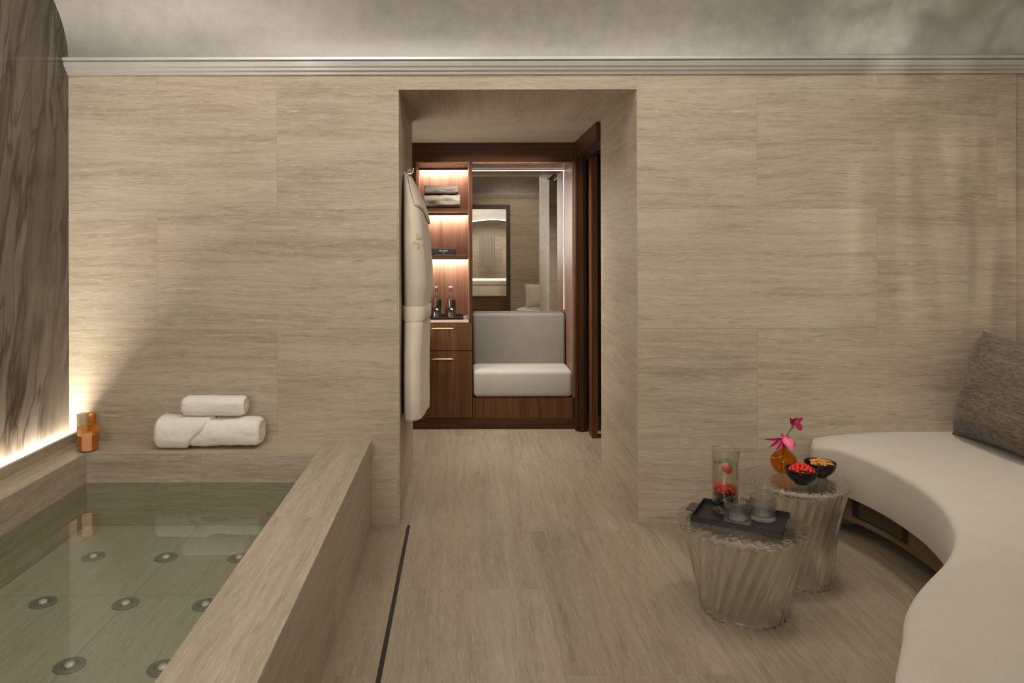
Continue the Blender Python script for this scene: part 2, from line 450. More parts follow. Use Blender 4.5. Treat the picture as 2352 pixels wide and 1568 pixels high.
padd('water_surface', b, M['water'])
jets = [(213, 1277), (380, 1279), (548, 1280), (97, 1382), (287, 1385), (470, 1388), (158, 1527), (372, 1533), (20, 1290)]
jet0 = None
for px, py in jets:
    q = PZ(px, py, .082)
    if q.x > RI-.05 or q.x < LI+.05: continue
    loc = (q.x-PX, q.y-.75, .081)
    if jet0 is None:
        jb = lathe([(.047, 0), (.047, .004), (.040, .007), (.028, .006), (.026, .002), (.0, .002)][:5], 32, c1=True)
        jet0 = obj('floor_jet', jb, M['nickel'], pool, smooth=True, loc=loc, angle=40)
        nb = lathe([(.015, .002), (.016, .006), (.012, .011), (.004, .0125)], 24, c1=True)
        obj('jet_nozzle', nb, M['nozzle'], jet0, smooth=True)
    else:
        j = jet0.copy(); COL.objects.link(j); j.parent = pool; j.location = loc
        for g in list(jet0.children):
            d = g.copy(); COL.objects.link(d); d.parent = j

# ------------------------------------------------------------------ rolled white towels on the ledge
def roll(L, R, flap, seed, squash=.94, ends=.9):
    bm = B(); n, m = 64, 150
    rs = []
    for j in range(m+1):
        u = j/m; x = (u-.5)*L
        e = min(u, 1-u)*L
        rr = R*(1-.20*max(0, 1-e/.022)**2)
        ring = []
        for i in range(n):
            a = 2*PI*i/n
            r = rr*(1+.075*nz((x*9, math.cos(a)*1.2, math.sin(a)*1.2+seed))+.03*nz((x*30, math.cos(a)*4, math.sin(a)*4+seed)))
            if flap:                                   # diagonal lap of the outer turn
                edge = -.045+.062*math.sin(a)+.006*math.sin(a*5)
                if math.cos(a) < .35: r += .012/(1+math.exp((x-edge)/.0016))-.006*math.exp(-((x-edge-.004)/.005)**2)
            sup = (abs(math.cos(a))**2.6+abs(math.sin(a))**2.6)**(-1/2.6)
            ring.append((x, math.cos(a)*r*sup*1.04, R*squash+math.sin(a)*r*sup*squash))
        rs.append(ring)
    zmin = min(p[2] for r in rs for p in r)
    rs = [[(p[0], p[1], max(p[2], zmin+.006)-zmin-.006) for p in r] for r in rs]
    # spiral ends: concentric lips stepping inwards
    def endcap(ring, s):
        c = Vector((ring[0][0], sum(p[1] for p in ring)/n, sum(p[2] for p in ring)/n)); out = []
        for f, d in ((.88, .004), (.8, -.004), (.68, .004), (.58, -.004), (.44, .004), (.32, -.004), (.18, .004)):
            out.append([(c.x+s*d, c.y+(p[1]-c.y)*f, c.z+(p[2]-c.z)*f) for p in ring])
        return out
    rs = endcap(rs[0], -1)[::-1]+rs+endcap(rs[-1], 1)
    rings(bm, rs)
    return bm
big_roll = roll(.495, .0715, True, 3)
roll_top = max(v.co.z for v in big_roll.verts if abs(v.co.x+.0) < .13)
o = obj('rolled_towel', big_roll, M['terry'], smooth=True, loc=(-1.232, YB-.102, RZ+.001))
tag(o, 'large white rolled bath towel lying on the pool ledge under a smaller one', 'towel', 'white rolled towels')
o = obj('rolled_towel', roll(.300, .050, False, 11), M['terry'], smooth=True, loc=(-1.212, YB-.102, RZ+roll_top+.0015))
tag(o, 'small white rolled hand towel resting on top of the large roll', 'towel', 'white rolled towels')

# ------------------------------------------------------------------ amber glass candle holders at the corner
def prism(w, h, n=6, t=.004, base=.006, rot=0):
    bm = B(); prof = []
    rs = []
    def ring(r, z): return [(r*math.cos(2*PI*i/n+rot), r*math.sin(2*PI*i/n+rot), z) for i in range(n)]
    rings(bm, [ring(w*.9, 0), ring(w, .004), ring(w, h), ring(w-t, h), ring(w-t, base)], True, True, True)
    return bm, ring
def candle(name, label, px, py, Y, w, h, wax, mglass, mwax, rot, n=4):
    p = PY(px, py, Y); p.z = RZ+.0008
    t = thing(name, label, 'candle holder', p, 0, 'glass candle holders at the pool corner')
    bm, ring = prism(w, h, n, rot=rot); obj('glass_body', bm, mglass, t, bevel=.0015)
    wb = B(); rings(wb, [[(v[0], v[1], v[2]) for v in ring(w-.0055, .0065)], ring(w-.0055, wax)]); obj('wax', wb, mwax, t)
    return t
c1_ = candle('candle_holder', 'faceted amber glass candle holder, front one on the pool corner', 201, 1030, 3.49, .047, .118, .075, M['amber'], M['amberliq'], .35, 6)
c2_ = candle('candle_holder', 'tall clear glass candle holder, hard against the light trough corner', 190, 1018, 3.575, .030, .158, .03, M['tglass'], M['terry'], .5)
c3_ = candle('candle_holder', 'slim amber glass candle holder standing behind the faceted one', 210, 1018, 3.60, .026, .158, .148, M['amber'], M['amberliq'], .9)

# ------------------------------------------------------------------ walnut wall unit in the lobby
cab = thing('storage_cabinet', 'tall walnut shelving cabinet with lit shelves, drawer and cupboard door', 'cabinet', (0, YC, 0))
def C_(name, mat, *a, parent=cab, **k): return obj(name, bx(*a), mat, parent, **k)
X0, X1, XM = -.391, .842, .046
BK = .43                                             # depth of the open shelves
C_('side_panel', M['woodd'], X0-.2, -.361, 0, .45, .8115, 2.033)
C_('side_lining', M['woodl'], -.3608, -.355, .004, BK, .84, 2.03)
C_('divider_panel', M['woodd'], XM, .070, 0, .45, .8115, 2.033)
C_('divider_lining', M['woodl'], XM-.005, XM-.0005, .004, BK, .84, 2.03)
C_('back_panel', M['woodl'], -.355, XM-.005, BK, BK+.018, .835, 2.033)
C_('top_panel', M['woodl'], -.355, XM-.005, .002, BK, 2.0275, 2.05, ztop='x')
def ledbar(z, parent):
    s = obj('light_strip', bx(-.35, XM-.01, BK-.045, BK-.03, z-.006, z-.0005), M['led'], parent)
    obj('light_valance', bx(-.355, XM-.006, BK-.066, BK-.050, z-.016, z-.0004), M['wood'], parent)
    return s
ledbar(2.0275, cab)
for zt, zb in ((1.682, 1.660), (1.324, 1.302)):
    sh = obj('shelf', bx(-.355, XM-.006, .001, BK-.001, zb, zt), M['woodh'], cab, ztop='x')
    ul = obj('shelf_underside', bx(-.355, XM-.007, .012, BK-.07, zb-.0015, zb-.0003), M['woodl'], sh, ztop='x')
    ledbar(zb, sh)
C_('counter', M['pinkstone'], -.355, XM-.006, -.001, BK-.001, .812, .830)
C_('lower_carcass', M['woodd'], X0-.2, .070, .020, .45, .083, .811)
C_('filler_panel', M['wood'], X0-.2, -.270, 0, .019, .083, .81)
dw = C_('drawer', M['wood'], -.266, .066, -.002, .019, .600, .808)
dd = C_('door', M['wood'], -.266, .066, -.002, .019, .086, .594)
def handle(z, parent):
    bm = B(); tube(bm, [(-.246+.176*i/10, -.022, z) for i in range(11)], .0055, 8, lambda t: .45+.55*min(1, 6*min(t, 1-t)))
    box(bm, -.20, -.19, -.022, -.002, z-.003, z+.003); box(bm, -.125, -.115, -.022, -.002, z-.003, z+.003)
    o = obj('handle', bm, M['brass'], parent, smooth=True); o['label'] = 'slim brass bar handle'
handle(.768, dw); handle(.536, dd)
# header and plinth run across the whole unit
b = B(); box(b, X0-.2, .842, YC-.004, YC+.45, 2.128, DZ-.001); box(b, X0-.2, .842, YC, YC+.45, 2.034, 2.126)
struct('trim_3', b, M['woodh'])
struct('baseboard_lobby', bx(X0-.2, .842, YC-.003, YC+.4, 0, .082), M['woodh'])
# bench niche
be = thing('niche_bench', 'built-in walnut niche bench with oat coloured seat and back cushions', 'bench', (.455, YC, 0))
def E_(name, mat, x0, x1, *a, **k): return obj(name, bx(x0-.455, x1-.455, *a), mat, be, **k)
E_('bench_base', M['wood'], .0705, .836, 0, .44, .083, .238)
E_('niche_side', M['woodl'], .830, .842, .002, .45, .238, 2.033)
E_('niche_top', M['woodl'], .0705, .830, .002, .45, 2.022, 2.033, ztop='x')
def rbox(x0, x1, y0, y1, z0, z1, r, seg=6):
    bm = bx(x0, x1, y0, y1, z0, z1)
    bmesh.ops.bevel(bm, geom=bm.edges[:]+bm.verts[:], offset=r, segments=seg, profile=.5, affect='EDGES')
    return bm
obj('seat_cushion', rbox(.0745-.455, .832-.455, -.006, .44, .241, .447, .034), M['white_fab'], be, smooth=True)
bm = rbox(.0745-.455, .822-.455, .325, .4445, .43, .862, .026)
for v in bm.verts:                                    # slightly crowned, soft top
    if v.co.z > .7: v.co.z -= .010*(v.co.x/.38)**2*1.5
obj('back_cushion', bm, M['white_fab_shaded'], be, smooth=True)
mi = thing('wall_mirror', 'tall frameless mirror with a warm light line above the bench cushion', 'mirror', (.45, YC+.446, .45))
obj('mirror_glass', bx(.0708-.45, .829-.45, 0, .004, .385, 1.571), M['mirror'], mi)
b = B(); box(b, .0708-.45, .829-.45, -.006, -.001, 1.559, 1.565); obj('top_light_line', b, M['ledmirror'], mi)
b = B(); box(b, .824-.45, .829-.45, -.006, -.001, .42, 1.558); obj('side_light_line', b, M['ledside'], mi)

# grey folded towels
def folded(w, d, h, seed, mat):
    bm = B(); n = 40; rs = []
    for j in range(25):
        u = j/24; x = (u-.5)*w
        ring = []
        for i in range(n):
            a = 2*PI*i/n
            ex = 3.4
            sup = (abs(math.cos(a))**ex+abs(math.sin(a))**ex)**(-1/ex)
            k = 1+.13*nz((x*14, math.cos(a)*1.5, math.sin(a)*1.5+seed))+.04*nz((x*40, math.cos(a)*3, math.sin(a)*3+seed))
            e = .93 if j in (0, 24) else 1
            ring.append((x, math.cos(a)*sup*d/2*k*e, h/2+math.sin(a)*sup*h/2*(k if math.sin(a) > 0 else 1)*e))
        rs.append(ring)
    rings(bm, rs)
    zz = min(v.co.z for v in bm.verts); bmesh.ops.translate(bm, verts=bm.verts[:], vec=(0, 0, -zz))
    return bm
o = obj('folded_towel', folded(.285, .26, .112, 2, 0), M['terryg'], smooth=True, loc=(-.166, YC+.19, 1.6825))
tag(o, 'thick folded grey-brown towel on the top shelf, lower of two', 'towel', 'grey towels on the top shelf')
o = obj('folded_towel', folded(.265, .24, .068, 6, 0), M['terryg'], smooth=True, loc=(-.170, YC+.20, 1.7975))
tag(o, 'thinner folded grey-brown towel lying on top of the other', 'towel', 'grey towels on the top shelf')
# small black display box with two lines of tiny pale lettering
sg = thing('display_box', 'small low black box with pale lettering on the middle shelf', 'box', (-.152, YC+.07, 1.3243))
obj('box_body', bx(-.102, .098, -.03, .03, .008, .050), M['slot'], sg, bevel=.003)
for sx in (-.088, .078):
    obj('box_foot', bx(sx, sx+.012, -.02, .02, 0, .0085), M['black'], sg)
b = B(); x = -.032; random.seed(4)
for k in range(11):
    w_ = random.choice((.0035, .0045, .0055))
    if k == 4: x += .005
    h_ = .0065 if k in (0, 4) else .0045
    box(b, x, x+w_, -.0306, -.030, .031, .031+h_); x += w_+.0014
for k in range(4): box(b, -.007+k*.004, -.0045+k*.004, -.0306, -.030, .018, .0215)
obj('lettering', b, M['print'], sg)
# tray with bottles and tumblers on the counter
tr = thing('bar_tray', 'flat black tray on the cabinet counter holding bottles and glasses', 'tray', (-.15, YC+.16, .8305))
b = B(); box(b, -.16, .15, -.13, .13, 0, .005)
for a in ((-.16, .15, -.13, -.126, .005, .014), (-.16, .15, .126, .13, .005, .014), (-.16, -.156, -.126, .126, .005, .014), (.146, .15, -.126, .126, .005, .014)): box(b, *a)
obj('tray_base', b, M['blackgloss'], tr)
b = B(); tube(b, [(.15, -.06, .010), (.178, -.055, .014), (.182, 0, .014), (.178, .055, .014), (.15, .06, .010)], .003, 8); obj('tray_handle', b, M['chrome'], tr, smooth=True)
def bottle():
    t = thing('water_bottle', 'x', 'bottle', (-.212, YC+.205, .8358), 0, 'clear water bottles on the bar tray')
    obj('bottle_body', lathe([(.030, 0), (.036, .004), (.037, .02), (.037, .125), (.034, .143), (.024, .157), (.0145, .166), (.0125, .176), (.0120, .226), (.0105, .226), (.0105, .178), (.013, .167), (.022, .155), (.0315, .141), (.0345, .124), (.0345, .010), (.028, .006)], 40, c0=True, c1=True), M['thin'], t, smooth=True)
    bm = B(); rings(bm, [[(.0376*math.cos(a), .0376*math.sin(a), z) for a in (-1.75+1.9*i/16 for i in range(17))] for z in (.072, .136)], False, False, False)
    obj('bottle_label', bm, M['label'], t, smooth=True)
    obj('bottle_cap', lathe([(.016, .226), (.017, .228), (.017, .237), (.015, .239)], 24, c0=True, c1=True), M['brass'], t, smooth=True)
    obj('bottle_water', lathe([(.030, .0105), (.0338, .0125), (.0338, .122)], 32, c0=True, c1=True), M['bottlewater'], t, smooth=True)
    return t
bt = bottle(); bt['label'] = 'clear water bottle with dark label on bar tray, next to the bathrobe'
dup(bt, (-.099, YC+.205, .8358), 0, 'clear water bottle with dark label on bar tray, farther from the bathrobe')
tm = thing('tumbler', 'clear glass tumbler in front of the bottle next to the bathrobe', 'glass', (-.214, YC+.100, .8358), 0, 'tumblers on the bar tray')
obj('tumbler_glass', lathe([(.036, 0), (.041, .003), (.0425, .012), (.0435, .080), (.0413, .080), (.0405, .014), (.034, .011)], 40, c0=True, c1=True), M['tglass'], tm, smooth=True)
dup(tm, (-.098, YC+.100, .8358), 0, 'clear glass tumbler in front of the bottle farther from the bathrobe')

# ------------------------------------------------------------------ bathrobe on its hook
lev = [(398, 929, 937), (410, 926, 944), (428, 924, 952), (447, 923, 960), (470, 922, 970), (492, 921, 977), (515, 920.5, 981), (560, 920, 985), (600, 920.3, 988), (650, 921, 989), (688, 922, 984), (710, 922.6, 983), (735, 921, 983), (800, 919.5, 981), (860, 919, 981.5), (905, 919.2, 982.5), (942, 920, 982)]
YC_R = 3.97
rob = thing('bathrobe', 'long white bathrobe with beige crest hanging on the doorway wall', 'bathrobe', (DX0, YC_R, 0))
def interp(tab, t):
    for (a, *va), (b_, *vb) in zip(tab, tab[1:]):
        if a <= t <= b_:
            f = (t-a)/(b_-a); return [p+(q-p)*f for p, q in zip(va, vb)]
    return tab[-1][1:]
def robe_section(ypx, grow=0, n=72):
    pl, pr = interp(lev, ypx)
    z = H-(ypx-CY)*YC_R/F
    yn = .318*F/(CX-pl)
    bb = max(.02, YC_R-yn); xm = (pr-CX)/F*YC_R
    a = (xm-DX0-.003)/2
    ring = []
    for i in range(n):
        t = 2*PI*i/n
        fold = 1
        if math.cos(t) > -.6:
            fold = 1+(.10*math.sin(5*t+1.0+2.2*nz((z*1.1, 3, 1)))+.05*math.sin(11*t+3*nz((z*1.3, 7, 2))))*min(1, max(0, (1.75-z)*2.2))*(.35 if abs(z-1.05) < .05 else 1)+.06*nz((math.cos(t)*2, math.sin(t)*2, z*2.5))
        ex = 2.5
        sup = (abs(math.cos(t))**ex+abs(math.sin(t))**ex)**(-1/ex)
        x = .003+a+(a+grow)*math.cos(t)*sup*fold
        y = (bb+grow)*math.sin(t)*sup
        ring.append((max(.0015, x), y, z))
    return ring
ys = [398+(942-398)*i/90 for i in range(91)]
secs = [robe_section(y) for y in ys]
secs[-1] = [(p[0], p[1], p[2]+.02*p[0]/.13-.006) for p in secs[-1]]
bm = B(); rings(bm, secs); obj('robe_body', bm, M['terry2'], rob, smooth=True)
# collar flap over the shoulder
bm = B(); n = 30; rs = []
for j in range(14):
    u = j/13; ring = []
    for i in range(n):
        t = -1.25+2.2*i/(n-1)
        y = 408+u*(72+26*math.cos(t*1.4-.2)+10*math.sin(3*t))
        s = robe_section(y, .007+.004*math.sin(u*PI), 72)
        k = (t/(2*PI)*72) % 72; a, b2, f = int(k), (int(k)+1) % 72, k-int(k)
        ring.append(tuple(s[a][q]*(1-f)+s[b2][q]*f for q in range(3)))
    rs.append(ring)
rings(bm, rs, False, False, False)
co = obj('robe_collar', bm, M['terry2'], rob, smooth=True); sm = co.modifiers.new('thick', 'SOLIDIFY'); sm.thickness = .008; sm.offset = 0
# hanging sleeve at the far side
def sleeve_ring(u):
    ypx = 478+u*(686-478); z = H-(ypx-CY)*YC_R/F
    pl, pr = interp(lev, ypx)
    xm = (pr-CX)/F*YC_R-DX0
    r = .034+.014*u
    return [(xm-.030+r*.62*math.cos(2*PI*i/28)*(1+.06*math.sin(3*2*PI*i/28+u*6)), .07+r*1.35*math.sin(2*PI*i/28)-.05*(1-u), z) for i in range(28)]
bm = B(); rings(bm, [sleeve_ring(i/20) for i in range(21)]); obj('robe_sleeve', bm, M['terry2'], rob, smooth=True)
bm = B(); rs = [robe_section(y, g) for y, g in ((697, .002), (699, .007), (712, .009), (727, .007), (729, .002))]
rings(bm, rs, True, False, False); obj('robe_belt', bm, M['terry2'], rob, smooth=True)
# embroidered crest: a block over a short line of marks
def crest_pt(px, py):
    s = robe_section(py, .0015)
    best = min(s, key=lambda p: abs((CX+(p[0]+DX0)/(p[1]+YC_R)*F)-px)+(100 if p[1] > .02 or p[0] < .05 else 0))
    return best
bm = B()
def mark(x0, y0, x1, y1):
    q = [crest_pt(x0, y0), crest_pt(x1, y0), crest_pt(x1, y1), crest_pt(x0, y1)]
    if len({tuple(p) for p in q}) == 4: bm.faces.new([bm.verts.new((p[0]+.0006, p[1]-.0012, p[2])) for p in q])
for a in ((957, 538, 969, 540), (957, 541, 959.5, 548), (960.5, 541, 963, 549), (964, 541, 966, 549), (967, 541, 969, 549), (956, 549.5, 969, 551), (950, 555, 952, 560), (953, 554, 956, 559), (958, 557, 960, 561), (961, 557, 965, 561), (967, 559, 969, 564), (970, 560, 973, 564), (959, 565, 961, 569), (962, 565, 966, 569)): mark(*a)
if len(bm.faces): 
    cr = obj('crest', bm, M['embroid'], rob); cr['label'] = 'beige embroidered crest'
    sm = cr.modifiers.new('thick', 'SOLIDIFY'); sm.thickness = .001
else: bm.free()
# hanging loop
b = B(); tube(b, catmull([(.02, 0, 1.775), (.024, -.010, 1.80), (.034, -.002, 1.812), (.036, .008, 1.80), (.022, .008, 1.775)], 6), .0035, 8); obj('hanging_loop', b, M['terry2'], rob, smooth=True)
hk = thing('robe_hook', 'small chrome robe hook on the doorway side wall', 'hook', (DX0+.0005, YC_R, 1.79))
obj('hook_plate', lathe([(.016, 0), (.016, .005), (.014, .006)], 24, c0=True, c1=True), M['chrome'], hk, smooth=True).rotation_euler = (0, PI/2, 0)
b = B(); tube(b, catmull([(.004, 0, 0), (.03, 0, -.002), (.046, 0, .004), (.052, 0, .020), (.050, 0, .028)], 6), .005, 10); obj('hook_arm', b, M['chrome'], hk, smooth=True)

# ------------------------------------------------------------------ curved sofa
front = [(.80, .98), (.84, 1.2), (.885, 1.4), (.937, 1.588), (1.01, 1.703), (1.085, 1.81), (1.147, 1.906), (1.231, 2.005), (1.325, 2.098), (1.441, 2.205), (1.543, 2.315), (1.64, 2.447), (1.722, 2.607), (1.777, 2.765), (1.810, 2.944), (1.815, 3.18), (1.777, 3.395), (1.702, 3.56)]
fp = catmull([(x, y, 0) for x, y in front], 6)
back = [(1.72, 3.63), (1.748, 3.662), (1.8, 3.6655), (2.3, 3.6655), (2.70, 3.6655), (2.765, 3.62), (2.765, 3.2), (2.755, 2.8), (2.66, 2.35), (2.45, 1.9), (2.15, 1.45), (1.85, 1.05), (1.55, .74), (1.2, .62), (.92, .72)]
bp = catmull([(x, y, 0) for x, y in back], 5)
outl = fp+bp
def resample(P, step):
    P = P+[P[0]]; out = []; acc = 0
    L = sum((b2-a).length for a, b2 in zip(P, P[1:])); n = int(L/step); st = L/n; need = 0
    for a, b2 in zip(P, P[1:]):
        d = (b2-a).length
        while need <= acc+d and len(out) < n:
            out.append(a+(b2-a)*((need-acc)/d)); need += st
        acc += d
    return out
outl = resample(outl, .035)
nO = len(outl)
area = sum(a.x*b2.y-b2.x*a.y for a, b2 in zip(outl, outl[1:]+outl[:1]))
def inset(P, d, wall=True):
    out = []
    for i, p in enumerate(P):
        t = (P[(i+2) % nO]-P[i-2]).normalized(); nrm = Vector((-t.y, t.x, 0))
        if area < 0: nrm = -nrm
        w = 1 if wall is False else 1-min(1, max(0, (p.y-3.625)/.035))     # the edge against the wall stays put
        out.append(p+nrm*d*w)
    return out
SO = Vector((1.9, 2.4, 0))
sofa = thing('curved_sofa', 'large curved cream upholstered banquette sofa on a brown oak plinth', 'sofa', SO)
def ring_at(d, z): return [(p.x-SO.x, p.y-SO.y, z) for p in inset(outl, d)]
rs = [ring_at(.02, .222), ring_at(.006, .226), ring_at(.0, .24), ring_at(-.003, .33)]
r_ = .028
for k in range(7):
    a = PI/2*k/6; rs.append(ring_at(r_*(1-math.cos(a)), .418+r_*math.sin(a)))
rs += [ring_at(.052, .4540), ring_at(.082, .4602), ring_at(.098, .4608), ring_at(.106, .4610)]
def taper(p):                                         # the end by the wall tapers down
    x, y, z = p[0]+SO.x, p[1]+SO.y, p[2]
    if z > .40 and x < 2.05 and y > 3.45:
        z -= .034*((2.05-x)/.32)**1.5*min(1, (y-3.45)/.2)
    return (p[0], p[1], z)
rs = [[taper(p) for p in r] for r in rs]
bm = B(); rings(bm, rs); obj('sofa_seat', bm, M['sofa'], sofa, smooth=True, uv=False, angle=42)
bm = B(); rings(bm, [ring_at(.085, z) for z in (.085, .2215)]); so_base = obj('sofa_base', bm, M['oak'], sofa)
deep = inset(outl, .26)
pl_ = [deep[i] for i in range(nO) if outl[i].x < 1.86 and 1.05 < outl[i].y < 3.15 and (outl[i]-Vector((1.86, 3.2, 0))).length < 3 and i < nO*.55]
pl_ = sorted(pl_, key=lambda p: p.y)+[Vector((2.6, 3.2, 0)), Vector((2.6, 2.75, 0)), Vector((2.45, 2.2, 0)), Vector((2.1, 1.62, 0)), Vector((1.6, 1.12, 0))]
bm = B(); rings(bm, [[(p.x-SO.x, p.y-SO.y, z) for p in pl_] for z in (.0005, .0845)]); obj('sofa_plinth', bm, M['woodd'], sofa)
bpts = catmull([(2.735, 3.66, 0), (2.74, 3.3, 0), (2.735, 2.9, 0), (2.65, 2.42, 0), (2.44, 1.95, 0), (2.14, 1.48, 0), (1.84, 1.08, 0)], 6)
bm = B(); rs = []
for i, p in enumerate(bpts):
    t = (bpts[min(i+1, len(bpts)-1)]-bpts[max(i-1, 0)]).normalized(); nn = Vector((-t.y, t.x, 0))
    sec = []
    for k in range(24):
        a = 2*PI*k/24; ex = 4
        sup = (abs(math.cos(a))**ex+abs(math.sin(a))**ex)**(-1/ex)
        q = p+nn*(.055*math.cos(a)*sup); sec.append((q.x-SO.x, q.y-SO.y, .655+.19*math.sin(a)*sup))
    rs.append(sec)
rings(bm, rs); obj('sofa_back', bm, M['sofa'], sofa, smooth=True)
# ventilation grille let into the base, following the curve
base_in = inset(outl, .085)
ids = [i for i in range(nO) if outl[i].x < 1.95 and 3.10 < outl[i].y < 3.45 and outl[i].x > 1.5]
def strip(ids, d, z0, z1, up=None):
    bm = B(); a = [bm.verts.new((p.x-SO.x, p.y-SO.y, z0)) for p in (inset(outl, d)[i] for i in ids)]
    c = [bm.verts.new((p.x-SO.x, p.y-SO.y, z1)) for p in (inset(outl, d)[i] for i in ids)]
    L = 0; uv = bm.loops.layers.uv.verify(); us = [0]
    for i in range(len(ids)-1): us.append(us[-1]+(a[i+1].co-a[i].co).length)
    for i in range(len(ids)-1):
        f = bm.faces.new((a[i], a[i+1], c[i+1], c[i]))
        for l, (u, v) in zip(f.loops, ((us[i], z0), (us[i+1], z0), (us[i+1], z1), (us[i], z1))): l[uv].uv = (u, v)
    return bm
gf = obj('grille_frame', strip(ids, .0835, .112, .2210), M['slot'], sofa, uv=False)
obj('ventilation_grille', strip(ids[1:-1], .082, .120, .2195), M['grille'], gf, uv=False)

# ------------------------------------------------------------------ cushions
def pillow(w, h, t, seed=0, n=34, pinch=.05):
    bm = B(); top, bot = {}, {}
    for i in range(n+1):
        for j in range(n+1):
            u, v = -1+2*i/n, -1+2*j/n
            px = w/2*u*(1-pinch*(1-v*v)); pz = h/2*v*(1-pinch*(1-u*u))
            d = t/2*((max(0, 1-abs(u)**3.2))**.62)*((max(0, 1-abs(v)**3.2))**.62)
            d *= 1+.10*nz((u*1.5, v*1.5, seed)); d = max(d, .0012)
            top[i, j] = bm.verts.new((px, -d, pz)); bot[i, j] = bm.verts.new((px, d, pz))
    for i in range(n):
        for j in range(n):
            bm.faces.new((top[i, j], top[i+1, j], top[i+1, j+1], top[i, j+1])); bm.faces.new((bot[i, j], bot[i, j+1], bot[i+1, j+1], bot[i+1, j]))
    per = [(i, 0) for i in range(n)]+[(n, j) for j in range(n)]+[(i, n) for i in range(n, 0, -1)]+[(0, j) for j in range(n, 0, -1)]
    for a, b2 in zip(per, per[1:]+per[:1]): bm.faces.new((top[a], bot[a], bot[b2], top[b2]))
    bmesh.ops.translate(bm, verts=bm.verts[:], vec=(0, 0, h/2))
    return bm
cu = obj('scatter_cushion', pillow(.68, .53, .29, 3, 40, .085), M['cushion'], smooth=True, loc=(2.415, 3.275, .462))
cu.rotation_euler = (math.radians(-17), 0, math.radians(-90))
tag(cu, 'large taupe chenille scatter cushion leaning on the wall at the sofa corner', 'cushion')
cu2 = obj('scatter_cushion', pillow(.40, .36, .14, 5), M['cushion2'], smooth=True, loc=(1.12, 1.25, .476))
cu2.rotation_euler = (math.radians(-18), 0, math.radians(180))
tag(cu2, 'pale cushion on the near end of the sofa, seen in the mirror', 'cushion')

# ------------------------------------------------------------------ fluted glass side tables
def fluted_table(Ht, Rt, Rb, nfl, twist, power, label, loc):
    t = thing('side_table', label, 'side table', loc, 0, 'fluted glass side tables')
    n = nfl*8; bm = B(); rs = []
    def rad(u): return Rb+(Rt-Rb)*(.35*u+.65*u**power)
    def ringo(u, amp, off=0, zz=None):
        z = Ht*u if zz is None else zz
        return [((rad(u)+off+amp*(abs(math.sin(nfl/2*(a+twist*(1-u)**1.3)))-.5))*math.cos(a), (rad(u)+off+amp*(abs(math.sin(nfl/2*(a+twist*(1-u)**1.3)))-.5))*math.sin(a), z) for a in (2*PI*i/n for i in range(n))]
    zt = Ht-.018
    out = [ringo(k/28*zt/Ht, .013) for k in range(29)]
    inn = [ringo(k/16*zt/Ht, .004*k/16, -.013-.018*k/16) for k in range(16, -1, -1)]
    rings(bm, out+inn, True, False, False)
    bm.verts.ensure_lookup_table(); m = len(out)+len(inn)
    for i in range(n):
        j = (i+1) % n
        bm.faces.new((bm.verts[(m-1)*n+i], bm.verts[(m-1)*n+j], bm.verts[j], bm.verts[i]))
    obj('glass_pedestal', bm, M['castglass'], t, smooth=True, uv=False)
    # top: a thick disc whose upper face carries swirling grooves
    bm = B(); zb = zt+.0006
    def disc(r, z, amp): return [(r*math.cos(a), r*math.sin(a), z+amp*(abs(math.sin(nfl/2*(a+1.6*(r/Rt-1))))-.5)) for a in (2*PI*i/n for i in range(n))]
    R = Rt+.004
    rs = [disc(R*f, zb, 0) for f in (.04, .5, .96)]+[ringo(1, .006, -.002, zb+.003), ringo(1, .006, .001, zb+.010), ringo(1, .005, -.001, Ht-.002)]
    rs += [disc(R*f, Ht-.002, .0065*min(1, f*1.5)*min(1, (1-f)*14)) for f in (.97, .92, .86, .79, .71, .62, .53, .44, .35, .26, .17, .09, .04)]
    rings(bm, rs)
    obj('glass_top', bm, M['glass'], t, smooth=True, uv=False)
    return t
T1 = Vector((1.07, 2.81, 0)); T2 = Vector((1.403, 3.07, 0))
H1, H2 = .343, .42
fluted_table(H1, .238, .152, 28, .55, 1.6, 'low clear fluted glass side table, wider one, under the black tray', T1)
fluted_table(H2, .200, .128, 28, .55, 3.2, 'taller clear fluted glass side table carrying the vase and bowls', T2)

# serving tray
TZ = H1+.0022
sx = Vector((.86, -.51, 0)); ang = math.atan2(sx.y, sx.x)
ty = thing('serving_tray', 'rectangular black serving tray with end tabs on the low glass table', 'tray', (1.062, 2.808, TZ), ang)
w2, d2 = .162, .112
b = B(); box(b, -w2, w2, -d2, d2, 0, .005)
for a in ((-w2, w2, -d2, -d2+.004, .005, .022), (-w2, w2, d2-.004, d2, .005, .022), (-w2, -w2+.004, -d2+.004, d2-.004, .005, .022), (w2-.004, w2, -d2+.004, d2-.004, .005, .022)): box(b, *a)
obj('tray_body', b, M['black'], ty)
for s in (-1, 1):
    x0, x1 = sorted((s*(w2+.0003), s*(w2+.034)))
    obj('tray_handle', bx(x0, x1, -.045, .045, .014, .019), M['tabs'], ty)
